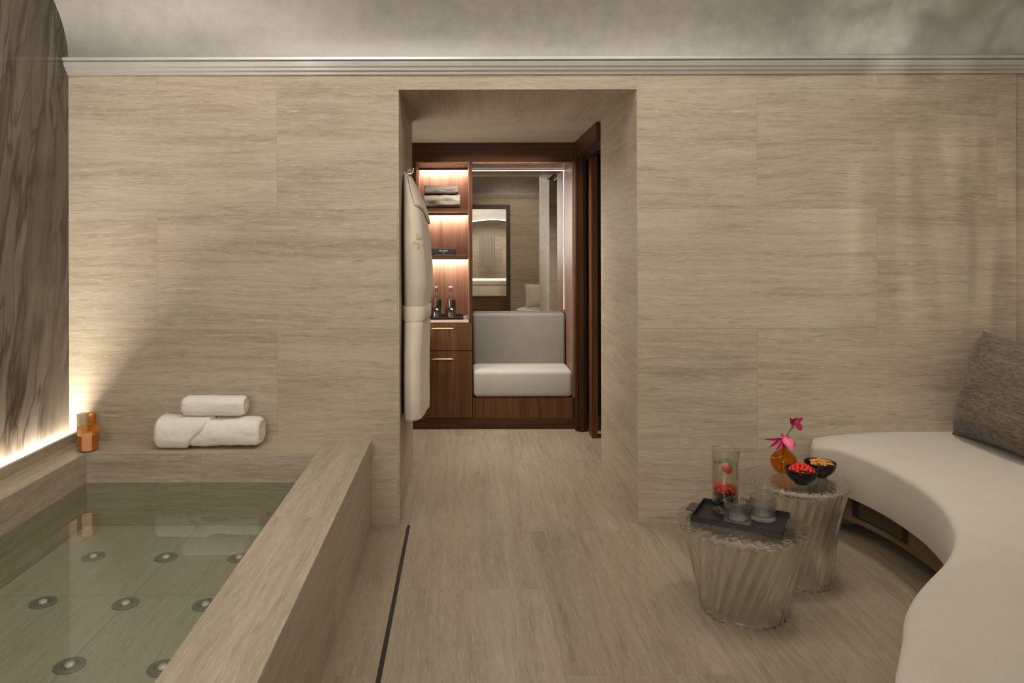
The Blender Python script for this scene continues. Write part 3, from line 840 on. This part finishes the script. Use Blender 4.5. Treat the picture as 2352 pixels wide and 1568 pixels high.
# carafe with fruit water
FZ = TZ+.0055
cp = Vector((1.030, 2.884, FZ))
ca = thing('water_carafe', 'tall clear glass carafe of fruit infused water on the black tray', 'carafe', cp)
CH = .245
def spout(a, z, k):
    f = max(0, (z-CH+.05)/.05)
    return 1+.16*f*math.exp(-((((a+.6) % (2*PI))-0.0 if ((a+.6) % (2*PI)) < PI else ((a+.6) % (2*PI))-2*PI)/.4)**2)
prof = [(.044, 0), (.0495, .004), (.050, .012)]+[(.050, .03+i*.02) for i in range(10)]+[(.0505, CH-.01), (.0515, CH), (.0490, CH), (.0478, CH-.01)]+[(.0472, .21-i*.02) for i in range(10)]+[(.0472, .014), (.042, .010)]
obj('carafe_glass', lathe(prof, 48, spout, True, True), M['thin'], ca, smooth=True)
obj('carafe_water', lathe([(.041, .0108), (.0462, .0145), (.0462, .195)], 40, None, True, True), M['carafewater'], ca, smooth=True)
def ico(r, sub=2):
    bm = B(); bmesh.ops.create_icosphere(bm, subdivisions=sub, radius=r); return bm
def berry_mesh(r, bump=0):
    bm = ico(r, 2)
    if bump:
        for v in bm.verts: v.co *= 1+bump*math.sin(v.co.x/r*6)*math.sin(v.co.y/r*6+1)*math.sin(v.co.z/r*6+2)
    return bm
def scatter(proto, pts, label, cat, group):
    first = True
    for p, rot, sc in pts:
        o = proto if first else proto.copy()
        if not first: COL.objects.link(o)
        first = False
        o.location = p; o.rotation_euler = rot; o.scale = (sc, sc, sc); tag(o, label, cat, group)
random.seed(21)
def cyl_pts(n, z0, z1, r, sep, tries=4000):
    out = []
    for _ in range(tries):
        if len(out) >= n: break
        a = random.random()*2*PI; q = r*math.sqrt(random.random())
        p = cp+Vector((q*math.cos(a), q*math.sin(a), random.uniform(z0, z1)))
        if all((p-o[0]).length > sep for o in out): out.append((p, (random.random()*6, random.random()*6, 0), random.uniform(.9, 1.08)))
    return out
pr = obj('dark_berry', berry_mesh(.0095), M['dark'], smooth=True)
scatter(pr, cyl_pts(60, .022, .072, .035, .0160), 'dark berry sunk at the bottom of the carafe', 'berry', 'dark berries in the carafe')
pr = obj('red_berry', berry_mesh(.0085, .08), M['red'], smooth=True)
scatter(pr, cyl_pts(34, .080, .098, .036, .0145), 'red berry floating above the dark berries in the carafe', 'berry', 'red berries in the carafe')
def leaf(L, W, bend=.2, n=8, fold=.15):
    bm = B(); prev = None
    for i in range(n+1):
        u = i/n; w = W*math.sin(PI*min(.98, .04+u*.94))**.8*(1-.3*u)
        z = bend*L*u*u
        cur = [bm.verts.new((L*u, s*w/2, z+fold*W*abs(s)*.5)) for s in (-1, 0, 1)]
        if prev:
            for k in range(2): bm.faces.new((prev[k], prev[k+1], cur[k+1], cur[k]))
        prev = cur
    return bm
random.seed(5)
lf = obj('mint_leaf', leaf(.036, .026, .1), M['mint'], smooth=True)
pts = [(cp+Vector((.021*math.cos(a), .021*math.sin(a), z)), (random.uniform(-.5, .5), random.uniform(-.15, .15), a+1.45), s) for a, z, s in ((-2.2, .180, 1), (-1.5, .188, .9), (-.7, .184, 1), (.2, .19, 1), (1.7, .186, 1), (3.0, .188, 1))]
scatter(lf, pts, 'green mint leaf near the water line of the carafe', 'leaf', 'mint leaves in the carafe')
l2 = lf.copy(); COL.objects.link(l2); l2.location = cp+Vector((.004, -.036, .118)); l2.rotation_euler = (1.2, 1.0, .3); l2.scale = (.55,)*3
tag(l2, 'single small green leaf drifting halfway down the carafe', 'leaf'); 
if 'group' in l2: del l2['group']
bm = ico(.017, 3)
for v in bm.verts: v.co.x *= 1.25*(1-.25*v.co.x/.017)
st = obj('strawberry', bm, M['straw'], smooth=True, loc=cp+Vector((.004, -.020, .170))); st.rotation_euler = (0, .5, .2)
tag(st, 'red strawberry floating near the top of the carafe water', 'strawberry')
# ribbed tumblers
def ribbed(loc, label):
    t = thing('ribbed_tumbler', label, 'glass', loc, 0, 'ribbed tumblers on the serving tray')
    pr_ = [(.040, 0), (.0455, .003), (.0462, .010)]+[(.0462, .02+i*.008) for i in range(7)]+[(.0464, .083), (.0450, .0855), (.0436, .083)]+[(.0432, .076-i*.012) for i in range(5)]+[(.042, .0175), (.034, .0150)]
    def rm(a, z, k): return 1+(.05*(abs(math.sin(14*a))-.5) if 1 <= k <= 9 and z < .074 else 0)
    obj('tumbler_glass', lathe(pr_, 288, rm, True, True), M['tglass'], t, smooth=True)
    return t
g1 = ribbed((1.032, 2.757, FZ), 'ribbed glass tumbler on the black tray, in front of the carafe')
dup(g1, (1.143, 2.800, FZ), .07, 'ribbed glass tumbler on the black tray, farther from the carafe')

# vase with orchid stem
VZ = H2+.0022
vp = Vector((1.372, 3.135, VZ))
va_ = thing('bud_vase', 'round orange amber glass bud vase with a narrow neck on the taller table', 'vase', vp)
R = .0535; pf = []
for i in range(3, 22):
    a = -PI/2+PI*i/24
    pf.append((R*math.cos(a), R*.96+R*.96*math.sin(a)))
pf += [(.0145, .108), (.0125, .118), (.0125, .136), (.0150, .142), (.0125, .142), (.0102, .136), (.0102, .116), (.0130, .104)]
pf += [((R-.004)*math.cos(-PI/2+PI*i/24), R*.96+(R-.004)*.96*math.sin(-PI/2+PI*i/24)) for i in range(19, 3, -1)]
bm = lathe(pf, 48, None, True, True); zz = min(v.co.z for v in bm.verts); bmesh.ops.translate(bm, verts=bm.verts[:], vec=(0, 0, -zz))
obj('vase_glass', bm, M['ambervase'], va_, smooth=True)
YV = 3.135
def pv(px, py, dy=0): return PY(px, py, YV+dy)
fl = thing('flower_stem', 'magenta orchid flower stem standing in the amber bud vase', 'flower', vp+Vector((0, 0, .006)))
org = vp+Vector((0, 0, .006))
b = B(); tube(b, [p-org for p in catmull([vp+Vector((-.010, 0, .012)), vp+Vector((-.004, 0, .07)), vp+Vector((0, 0, .14)), pv(1805, 1003), pv(1815, 988), pv(1822, 974)], 6)], .0024, 8); obj('stem', b, M['stem'], fl, smooth=True)
b = B(); tube(b, [p-org for p in catmull([pv(1815, 988), pv(1820, 984), pv(1829, 981)], 5)], .0016, 6); obj('side_twig', b, M['stem'], fl, smooth=True)
def petal(px0, py0, px1, py1, W, mat, dy0=0, dy1=0, bend=.12, nm='petal'):
    p0, p1 = pv(px0, py0, dy0), pv(px1, py1, dy1)
    d = p1-p0; L = d.length; t = d.normalized()
    side = t.cross(Vector((0, -1, 0))).normalized(); up = side.cross(t)
    bm = B(); prev = None; n = 9
    for i in range(n+1):
        u = i/n; w = W*math.sin(PI*min(.985, .05+u*.935))**.75
        c = p0+t*(L*u)+up*(bend*L*math.sin(PI*u))
        cur = [bm.verts.new(c+side*(w/2*s)+up*(.22*W*s*s)-org) for s in (-1, -.5, 0, .5, 1)]
        if prev:
            for k in range(4): bm.faces.new((prev[k], prev[k+1], cur[k+1], cur[k]))
        prev = cur
    return obj(nm, bm, mat, fl, smooth=True)
for a in ((1799, 1008, 1755, 1010, .010, 'petal', 0, -.02), (1790, 1007, 1764, 1029, .011, 'petal', 0, -.03), (1795, 1008, 1779, 1039, .014, 'petal', -.01, -.055),
          (1800, 1006, 1818, 1036, .034, 'petal2', -.012, -.06), (1806, 1003, 1825, 1027, .014, 'petal', 0, -.03), (1800, 1010, 1792, 996, .009, 'petal', 0, .01),
          (1795, 1012, 1802, 1030, .016, 'petal', .01, .03),
          (1821, 974, 1843, 960, .016, 'petal', 0, -.01), (1822, 978, 1813, 961, .018, 'petal', 0, -.01), (1820, 970, 1834, 962, .022, 'petal', -.01, -.02),
          (1823, 972, 1826, 980, .020, 'petal', -.012, -.018), (1829, 972, 1838, 991, .020, 'petal', -.005, -.015), (1830, 976, 1826, 964, .014, 'petal2', -.015, -.02)):
    petal(*a[:4], a[4]*1.25, M[a[5]], a[6], a[7])

# bowls
def bowl(loc, label, r=.0635):
    t = thing('snack_bowl', label, 'bowl', loc, 0, 'black snack bowls')
    pf = [(.026, 0), (.028, .002), (.027, .006), (.040, .013), (.053, .027), (.0605, .044), (r, .060), (r-.0008, .0615), (r-.0028, .060), (.0575, .044), (.050, .029), (.037, .017), (.015, .0115)]
    obj('bowl_body', lathe(pf, 56, None, True, True), M['blackgloss'], t, smooth=True)
    return t
bw1 = Vector((1.382, 2.995, VZ)); bw2 = Vector((1.503, 3.085, VZ))
b1 = bowl(bw1, 'small glossy black bowl heaped with red berries, front of two')
dup(b1, bw2, 0, 'small glossy black bowl of dried orange fruit, beside the sofa')
random.seed(9)
pts = []
for _ in range(6000):
    if len(pts) >= 46: break
    a = random.random()*2*PI; q = math.sqrt(random.random()); rr = .050*q
    z = .045+.034*(1-q*q)-random.random()*.004
    p = bw1+Vector((rr*math.cos(a), rr*math.sin(a), z))
    if all((p-o[0]).length > .0132 for o in pts): pts.append((p, (random.random()*6, random.random()*6, random.random()*6), random.uniform(.85, 1.15)))
pr = obj('red_berry', berry_mesh(.0088, .10), M['red'], smooth=True)
scatter(pr, pts, 'red berry heaped in the front black bowl', 'berry', 'red berries in the front bowl')
lf2 = obj('mint_leaf', leaf(.020, .011, .1), M['mint'], smooth=True)
scatter(lf2, [(bw1+Vector((-.012, -.042, .064)), (.5, -.2, .6), 1), (bw1+Vector((.026, -.040, .060)), (.5, .2, 1.2), 1)], 'tiny green leaf among the red berries of the front bowl', 'leaf', 'leaves in the berry bowl')
bm = B(); n = 10
prev = None
for i in range(n+1):
    u = i/n; cur = []
    for s in (-1, -.3, .3, 1):
        cur.append(bm.verts.new(((u-.5)*.044, s*.0085*(1-.5*abs(2*u-1)**3), .006*math.sin(PI*u)+.0015*s)))
    if prev:
        for k in range(3): bm.faces.new((prev[k], prev[k+1], cur[k+1], cur[k]))
    prev = cur
ms = obj('dried_fruit_slice', bm, M['mango'], smooth=True)
m_ = ms.modifiers.new('thick', 'SOLIDIFY'); m_.thickness = .004
pts = []
for k in range(38):
    a = random.random()*2*PI; q = math.sqrt(random.random())*.036
    pts.append((bw2+Vector((q*math.cos(a)+.004, q*math.sin(a), .047+.014*(1-(q/.042)**2)+.001*(k % 5))), (random.uniform(-.35, .35), random.uniform(-.3, .3), random.random()*6), 1))
scatter(ms, pts, 'orange dried fruit slice in the bowl beside the sofa', 'dried fruit', 'dried fruit slices in the rear bowl')

# ------------------------------------------------------------------ the treatment room behind, met in the mirror
d2_ = bpy.data.objects.new('door_2', None); COL.objects.link(d2_); d2_['kind'] = 'structure'
b = B(); box(b, -.22, .86, YR-.1, YR+.012, 2.06, 2.139); box(b, .79, .8595, YR-.1, YR+.012, 0, 2.06); box(b, -.2195, -.15, YR-.1, YR+.012, 0, 2.06)
obj('door_frame', b, M['tabs'], d2_)
struct('wall_treatment_left', bx(-1.2, -1.1, -4.4, YR-.1, 0, 2.9), M['wall'])
struct('wall_treatment_right', bx(1.9, 2.0, -4.4, YR-.1, 0, 2.9), M['wall'])
struct('ceiling_treatment', bx(-1.2, 2.0, -4.4, YR-.1, 2.7, 2.8), M['plaster'])
b = B(); n = 24
box(b, -1.2, -.3, -4.1, -4.0, 0, 2.7); box(b, 1.6, 2.0, -4.1, -4.0, 0, 2.7)
pr_ = None
for i in range(n+1):
    x = -.3+1.9*i/n; z = 1.62+.36*math.sqrt(max(0, 1-((x-.65)/.95)**2))
    cur = (b.verts.new((x, -4.0, z)), b.verts.new((x, -4.0, 2.7)))
    if pr_: b.faces.new((pr_[0], cur[0], cur[1], pr_[1]))
    pr_ = cur
struct('wall_treatment_back', b, M['plaster'])
struct('wall_treatment_niche', bx(-.4, 1.7, -4.5, -4.4, 0, 2.7), M['wall'])
b = B(); tube(b, [(-.3+1.9*i/n, -3.985, 1.60+.36*math.sqrt(max(0, 1-((-.95+1.9*i/n)/.95)**2))) for i in range(n+1)], .012, 8)
lt = struct('trim_arch_light', b, M['ledarch'], smooth=True)  # glowing LED strip that outlines the niche arch
bed = thing('treatment_bed', 'white padded treatment bed seen through the mirror', 'bed', (.5, -2.6, 0))
obj('bed_base', bx(-.8, .8, -.33, .33, 0, .40), M['oak'], bed)
obj('bed_mattress', rbox(-.9, .9, -.38, .38, .401, .62, .04), M['terry'], bed, smooth=True)
obj('bed_sheet', rbox(-.92, .92, -.40, .40, .621, .72, .03), M['terry'], bed, smooth=True)
cu_ = B(); 
for i in range(41):
    pass
rs = []
for z in (.95, 1.2, 1.45, 1.60):
    rs.append([(.35+.018*i, -3.9+.03*math.sin(i*1.5), z) for i in range(20)])
rings(cu_, rs, False, False, False)
tag(obj('hanging_curtain', cu_, M['terryg'], smooth=True), 'grey gathered curtain hanging inside the arched niche seen in the mirror', 'curtain')

# ------------------------------------------------------------------ lights
def kel(k):
    return {2700: (1, .70, .42), 3000: (1, .76, .51), 3500: (1, .82, .62), 4000: (1, .87, .72), 5000: (1, .935, .845)}[k]
def area(name, loc, rot, sx, sy, power, k=3500, spread=None):
    L = bpy.data.lights.new(name, 'AREA'); L.shape = 'RECTANGLE'; L.size = sx; L.size_y = sy; L.energy = power; L.color = kel(k)
    if spread: L.spread = math.radians(spread)
    o = bpy.data.objects.new(name, L); COL.objects.link(o); o.location = loc; o.rotation_euler = [math.radians(a) for a in rot]; return o
def spot(name, loc, target, power, k, size=60, blend=.6, radius=.05):
    L = bpy.data.lights.new(name, 'SPOT'); L.energy = power; L.color = kel(k); L.spot_size = math.radians(size); L.spot_blend = blend; L.shadow_soft_size = radius
    o = bpy.data.objects.new(name, L); COL.objects.link(o); o.location = loc
    o.rotation_euler = (Vector(target)-Vector(loc)).to_track_quat('-Z', 'Y').to_euler(); return o
area('room_fill', (.2, 2.6, 2.86), (0, 0, 0), 3.6, .8, 34, 5000)
area('rear_fill_left', (-1.15, -1.1, 1.75), (90, 0, 0), 1.5, 1.3, 44, 5000)
area('rear_fill_right', (2.05, -1.1, 1.75), (90, 0, 0), 1.2, 1.3, 9, 5000)
area('vault_wash', (.1, .2, 2.66), (97, 0, 0), 3.4, .3, 17, 5000)
area('lobby_light', (.25, 5.33, 2.172), (0, 0, 0), .8, .22, 15, 5000, 120)
area('lobby_side_fill', (LX0+.02, 5.05, 1.3), (0, -112, 0), 1.2, .5, 16, 5000)  # added fill, hidden behind the reveal, lifts the doorway lintel
area('treatment_light', (.4, -2.8, 2.6), (0, 0, 0), 1.4, 1.2, 70, 5000)
spot('rear_wall_fill', (.9, .1, 2.9), (.95, YR, 1.3), 60, 4000, 75, .8, .1)  # unseen spot added to brighten the rear wall in the mirror
spot('sofa_top_fill', (1.75, 3.0, 2.75), (1.95, 3.2, .4), 46, 5000, 66, 1.0, .12)  # added spot, no fixture: brightens the seat top near the wall
# rippled light thrown on the right end of the wall and on the vault
def gobo(L, freq, lo, hi, seed, contrast=(.42, .6)):
    L.use_nodes = True; t = L.node_tree; t.nodes.clear()
    out = t.nodes.new('ShaderNodeOutputLight'); em = t.nodes.new('ShaderNodeEmission')
    tc = t.nodes.new('ShaderNodeTexCoord'); mp = t.nodes.new('ShaderNodeMapping'); no = t.nodes.new('ShaderNodeTexNoise'); rp = t.nodes.new('ShaderNodeValToRGB')
    mp.inputs['Scale'].default_value = freq; mp.inputs['Location'].default_value = (seed, seed*2, 0)
    no.inputs['Scale'].default_value = 1; no.inputs['Detail'].default_value = 2; no.inputs['Distortion'].default_value = .6
    rp.color_ramp.elements[0].position, rp.color_ramp.elements[1].position = contrast
    rp.color_ramp.elements[0].color = (lo,)*3+(1,); rp.color_ramp.elements[1].color = (hi,)*3+(1,)
    for a, b2 in ((tc.outputs['Normal'], mp.inputs[0]), (mp.outputs[0], no.inputs['Vector']), (no.outputs['Fac'], rp.inputs[0]), (rp.outputs[0], em.inputs[0]), (em.outputs[0], out.inputs[0])): t.links.new(a, b2)
s1 = spot('ripple_spot', (1.5, .2, 1.85), (2.42, YB, 1.48), 100, 4000, 21, .8, .02); gobo(s1.data, (22, 3, 3), .0, 1.0, 2.3)
s2 = spot('vault_ripple', (1.9, 1.6, 1.6), (2.35, 3.4, 2.60), 60, 5000, 42, .9, .02); gobo(s2.data, (7, 7, 7), .0, 1.0, 4.1)
s3 = spot('vault_glow', (-1.0, 1.8, 1.5), (-1.15, 3.35, 2.66), 22, 5000, 44, 1.0, .05); gobo(s3.data, (5, 5, 5), .1, 1.0, 1.1, (.35, .65))

w = bpy.data.worlds.new('world'); SC.world = w; w.use_nodes = True
w.node_tree.nodes['Background'].inputs[0].default_value = (1, .9, .78, 1); w.node_tree.nodes['Background'].inputs[1].default_value = .02

# ------------------------------------------------------------------ camera
cam = bpy.data.cameras.new('camera'); co = bpy.data.objects.new('camera', cam); COL.objects.link(co)
cam.sensor_width = 36; cam.sensor_fit = 'HORIZONTAL'; cam.lens = 36*F/2352
cam.shift_x = (1176-CX)/2352; cam.shift_y = -(784-CY)/2352
cam.clip_start = .05
co.location = (0, 0, H)
co.rotation_euler = (Matrix.Rotation(PI/2, 3, 'X') @ Matrix.Rotation(math.radians(-.13), 3, 'Z')).to_euler()
SC.camera = co

SC.view_settings.view_transform = 'Standard'; SC.view_settings.look = 'None'; SC.view_settings.exposure = .06
cy = SC.cycles
cy.max_bounces = 8; cy.diffuse_bounces = 3; cy.glossy_bounces = 5; cy.transmission_bounces = 9; cy.transparent_max_bounces = 16
cy.use_adaptive_sampling = True; cy.adaptive_threshold = .05
cy.caustics_reflective = False; cy.caustics_refractive = True; cy.blur_glossy = .6
cy.sample_clamp_indirect = 4.0; cy.use_denoising = True
